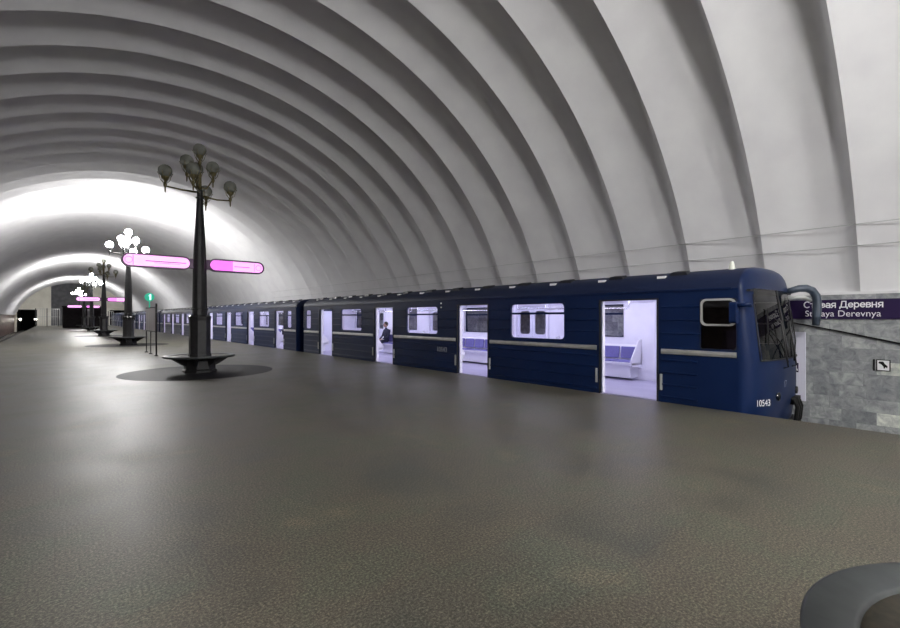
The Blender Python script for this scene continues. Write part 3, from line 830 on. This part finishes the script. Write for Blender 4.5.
# ------------------------------------------------------------------ notice board with round green exit sign
nb=empty('notice_board',(3.20,23.7,0))
tag(nb,'tall grey notice board on three thin legs standing in the middle of the platform','notice board')
for y,m_ in ((-1.30,.03),(.15,.022),(1.40,.022)):
    b=mb(True); top=2.18 if y<-1 else 2.05
    b.tube([(0,y,.03),(0,y,top)],m_,10); b.lathe([(.075,0),(.075,.02),(.03,.05)],(0,y,0),14); b.build('leg',M['iron'],nb)
b=mb(); b.box(-.02,.02,-1.25,1.38,1.02,2.02); f=b.build('board',M['panelgrey'],nb)
b=mb()
for z in (1.0,2.02): b.box(-.03,.03,-1.28,1.40,z-.02,z+.02)
b.box(-.03,.03,-1.34,-1.22,1.0,2.18)
b.build('board_frame',M['iron'],nb)
ex=empty('exit_sign',(3.17,24.0,0)); tag(ex,'round glowing green exit sign on top of the notice board','sign')
b=mb(True); b.tube([(0,-.06,2.49),(0,.06,2.49)],.18,28); 
for i in range(len(b.sm)): b.sm[i]=False
b.box(-.02,.02,-.02,.02,2.02,2.31)
b.build('sign_disc',M['green'],ex)
b=mb(); 
b.prism([(.0,2.37),(.055,2.37),(.055,2.62),(.02,2.62),(-.05,2.53),(.0,2.53)],'y',-.066,-.061); b.build('pictogram',M['greenwhite'],ex)

# ------------------------------------------------------------------ far end: kiosk and railings
k=empty('kiosk',(3.35,93.2,0)); tag(k,'dark closed kiosk box at the far end of the platform','kiosk')
b=mb(); b.box(-2.4,2.4,-2,2,0,3.15); b.box(-2.5,2.5,-2.1,2.1,3.15,3.35); b.build('body',M['kiosk'],k,bevel=.03)
b=mb(); b.box(.55,1.35,-2.03,-2.0,.1,2.9); b.build('door_panel',M['kioskglass'],k)
b=mb(); b.tube([(.95,-2.0,2.7),(.95,-2.08,2.7)],.09,12); b.build('wall_lamp',M['lamp_small'],k)
def railing(x0,x1,y,h,label):
    r=empty('railing',((x0+x1)/2,y,0)); tag(r,label,'railing','railings at the far end'); w=(x1-x0)/2
    b=mb()
    for z in (.1,h*.55,h): b.box(-w,w,-.03,.03,z-.03,z+.03)
    n=int(2*w/.28)
    for i in range(n+1): xx=-w+2*w*i/n; b.box(xx-.022,xx+.022,-.02,.02,.1,h)
    b.build('bars',M['pale'],r)
    b=mb()
    for i in range(int(2*w/1.5)+1): xx=-w+i*1.5; b.box(xx-.06,xx+.06,-.06,.06,0,h+.1)
    b.build('posts',M['iron'],r)
railing(-2.5,.7,108,3.1,'tall pale vertical-bar railing at the far end, left of the dark kiosk')
railing(4.7,8.5,108,2.7,'tall pale vertical-bar railing at the far end, right of the dark kiosk')
for x,z,l in ((-4.9,1.25,'small white tunnel lamp at the left edge of the far tunnel mouth'),(-2.75,1.25,'small white tunnel lamp at the right edge of the far tunnel mouth')):
    b=mb(True); b.tube([(x,END_Y+.3,z),(x,END_Y-.12,z)],.16,12); b.smooth=False
    b.box(x-.03,x+.03,END_Y-.02,END_Y+.3,z-.3 if x<-4 else z-.9,z)
    tag(b.build('tunnel_lamp',M['lamp_small']),l,'lamp')

# ------------------------------------------------------------------ right wall: name sign, board, plaque, cables
XW=WALL_R
sg=empty('station_name_sign',(XW,1.2,1.765)); tag(sg,'long deep purple sign with the white words Старая Деревня and Staraya Derevnya','sign')
b=mb(); b.box(-.035,0,-2.6,2.4,-.195,.195); b.build('sign_plate',M['signpurple'],sg)
stroke_text('cyrillic_name','Старая Деревня',.130,M['white'],sg,-.035,2.50-1.2,.035,length=1.24)
text_mesh('latin_name','Staraya Derevnya',.175,M['white'],sg,face_negx(-.0385,2.48-1.2,-.145),sx=.955)
wb=empty('route_board',(XW-.002,2.89,.56)); tag(wb,'tall white board on the marble wall, half hidden behind the train cab','board')
b=mb(); b.box(-.03,0,-.42,.42,-.73,.73); b.build('board_face',M['whitepanel'],wb,bevel=.004)
b=mb(); b.box(-.034,-.028,-.30,.2,-.13,.07); f=b.build('board_label',M['signpurple'],wb)
stroke_text('label_text','од',.125,M['white'],f,-.034,-.12,-.07)
pl=empty('pictogram_plaque',(XW,1.27,.68)); tag(pl,'small square white plaque with a black pictogram on the marble wall','sign')
b=mb(); b.box(-.012,0,-.09,.09,-.10,.10); b.build('plaque_face',M['white'],pl)
b=mb(); b.ring([(-.10,-.11),(.10,-.11),(.10,.11),(-.10,.11)],[(-.085,-.095),(.085,-.095),(.085,.095),(-.085,.095)],'x',-.016,0); b.box(-.02,0,.12,.145,-.11,.11); b.build('plaque_frame',M['black'],pl)
b=mb(); b.prism([(.06,.07),(.0,.075),(-.02,.03),(-.06,-.01),(-.055,-.05),(-.03,-.03),(-.01,-.07),(.0,-.02),(.03,.02),(.07,.04)],'x',-.016,-.011); b.build('pictogram',M['black'],pl)
def cable(pts,r,label,name,m,grp=None):
    b=mb(True); b.tube(pts,r,8); tag(b.build(name,m),label,'cable',grp)
cable([(XW-.03,6.0,1.50),(XW-.03,2.8,1.50),(XW-.03,2.66,1.48),(XW-.035,1.9,1.315),(XW-.035,1.0,1.10),(XW-.035,-.5,.72),(XW-.03,-2,.4)],.016,'black cable sloping down across the marble wall below the purple sign','wall_cable',M['black'])
def vault_x(z,off=.02): return CL+VA*sqrt(1-((z-VZ)/VB)**2)-off
for z,l in ((3.37,'thin grey wire strung along the vault above the train, the upper of two'),(2.98,'thin grey wire strung along the vault above the train, the lower of two')):
    x=vault_x(z,.0); pts=[]
    y=-6.0+RIB0-int(RIB0/RIBP)*RIBP
    yy=[RIB0+RIBP*i for i in range(-6,20)]
    for a in yy: pts.append((x-.03,a,z)); 
    cable(pts,.008,l,'vault_wire',M['pale'],'wires on the vault')

# ------------------------------------------------------------------ passenger in the front car, and a bag
def passenger(loc):
    root=empty('person',loc)
    tag(root,'person in dark clothes sitting on the bench inside the front train car','person')
    J={'pelvis':(0,0,.56),'belly':(.02,0,.76),'chest':(.03,0,.98),'neck':(.0,0,1.13),'chin':(-.02,0,1.19),
       'hipL':(-.02,.10,.56),'kneeL':(-.42,.12,.56),'ankL':(-.46,.12,.12),'toeL':(-.62,.13,.06),
       'hipR':(-.02,-.10,.56),'kneeR':(-.42,-.10,.56),'ankR':(-.50,-.10,.12),'toeR':(-.66,-.11,.06),
       'shL':(.03,.18,1.05),'elL':(-.03,.24,.80),'wrL':(-.26,.12,.68),'shR':(.03,-.18,1.05),'elR':(-.03,-.24,.80),'wrR':(-.26,-.10,.68)}
    R={'pelvis':.13,'belly':.115,'chest':.13,'neck':.05,'chin':.05,'hipL':.09,'kneeL':.065,'ankL':.042,'toeL':.035,'hipR':.09,'kneeR':.065,'ankR':.042,'toeR':.035,
       'shL':.065,'elL':.048,'wrL':.030,'shR':.065,'elR':.048,'wrR':.030}
    E=[('pelvis','belly'),('belly','chest'),('chest','neck'),('neck','chin'),('pelvis','hipL'),('hipL','kneeL'),('kneeL','ankL'),('ankL','toeL'),('pelvis','hipR'),('hipR','kneeR'),('kneeR','ankR'),('ankR','toeR'),
       ('chest','shL'),('shL','elL'),('elL','wrL'),('chest','shR'),('shR','elR'),('elR','wrR')]
    def skin(name,J,R,E,rootn,m,parent,lv=1):
        ks=list(J); me=bpy.data.meshes.new(name); me.from_pydata([J[k] for k in ks],[(ks.index(a),ks.index(b_)) for a,b_ in E],[])
        o=bpy.data.objects.new(name,me); COL.objects.link(o); o.parent=parent
        me.materials.append(m)
        sk=o.modifiers.new('skin','SKIN'); sk.use_smooth_shade=True
        for k_,v in zip(ks,me.skin_vertices[0].data): v.radius=(R[k_],R[k_]); v.use_root=(k_==rootn)
        sb=o.modifiers.new('sub','SUBSURF'); sb.levels=lv; sb.render_levels=lv
        return o
    body=skin('body',J,R,E,'pelvis',M['coat'],root,2)
    # head with face
    b=mb(True); b.sphere((-.03,0,1.30),.095,20,14,(1.0,.80,1.22))
    b.sphere((-.128,0,1.285),.016,8,6,(1.2,.8,1.4)); b.sphere((-.02,.078,1.29),.020,8,6,(.9,.5,1.3)); b.sphere((-.02,-.078,1.29),.020,8,6,(.9,.5,1.3))
    hd=b.build('head',M['skin'],root)
    b=mb(True); b.sphere((-.115,.033,1.315),.010,8,6); b.sphere((-.115,-.033,1.315),.010,8,6); b.sphere((-.116,0,1.243),.016,8,6,(.5,1.3,.35)); b.build('eyes_and_mouth',M['hair'],hd)
    b=mb(True); b.sphere((-.005,0,1.335),.105,20,12,(.98,.86,1.05)); o=b.build('hair',M['hair'],root)
    b=mb(True)
    for sg in (1,-1):
        w=Vector(J['wrL'] if sg>0 else J['wrR']); b.sphere(w+Vector((-.045,0,-.01)),.04,10,8,(1.2,.9,.5))
        for f in range(4): 
            y=(f-1.5)*.018; ln=(.055,.066,.062,.048)[f]
            b.tube([w+Vector((-.07,y,0)),w+Vector((-.07-ln*.6,y,-.008)),w+Vector((-.07-ln,y,-.035))],[.009,.0085,.007],6)
        b.tube([w+Vector((-.03,-sg*.03,0)),w+Vector((-.065,-sg*.055,-.005)),w+Vector((-.09,-sg*.052,-.02))],[.011,.010,.008],6)
    b.build('hands',M['skin'],root)
    return root
passenger((TX+.97,17.25,-.03))
b=mb(); b.prism(rrect(-.20,.20,0,.34,.07),'x',-.08,.08); b.smooth=True; b.tube([(0,-.10,.33),(0,-.08,.43),(0,.08,.43),(0,.10,.33)],.012,6)
bg=b.build('bag',M['coat'],None,bevel=.02); bg.location=(TX+.97,29.35,.50)
tag(bg,'black bag on the bench inside the second train car, seen through its nearest doorway','bag')

# ------------------------------------------------------------------ world, camera, view
w=bpy.data.worlds.new('world'); sc.world=w; w.use_nodes=True
w.node_tree.nodes['Background'].inputs[0].default_value=(.0,.0,.0,1); w.node_tree.nodes['Background'].inputs[1].default_value=0
cd=bpy.data.cameras.new('camera'); cam=bpy.data.objects.new('camera',cd); COL.objects.link(cam)
cd.sensor_width=36; cd.lens=460/900*36; cd.shift_y=3.4/900; cd.clip_end=400; cd.clip_start=.05
cam.location=(0,0,1.6); cam.rotation_euler=(pi/2,0,-math.atan(395.5/460))
sc.camera=cam
sc.view_settings.view_transform='Standard'; sc.view_settings.look='None'; sc.view_settings.gamma=1; sc.view_settings.exposure=0.0
sc.view_settings.use_curve_mapping=False
sc.cycles.use_denoising=True
sc.cycles.max_bounces=10; sc.cycles.diffuse_bounces=5; sc.cycles.transparent_max_bounces=16
sc.cycles.sample_clamp_indirect=6.0
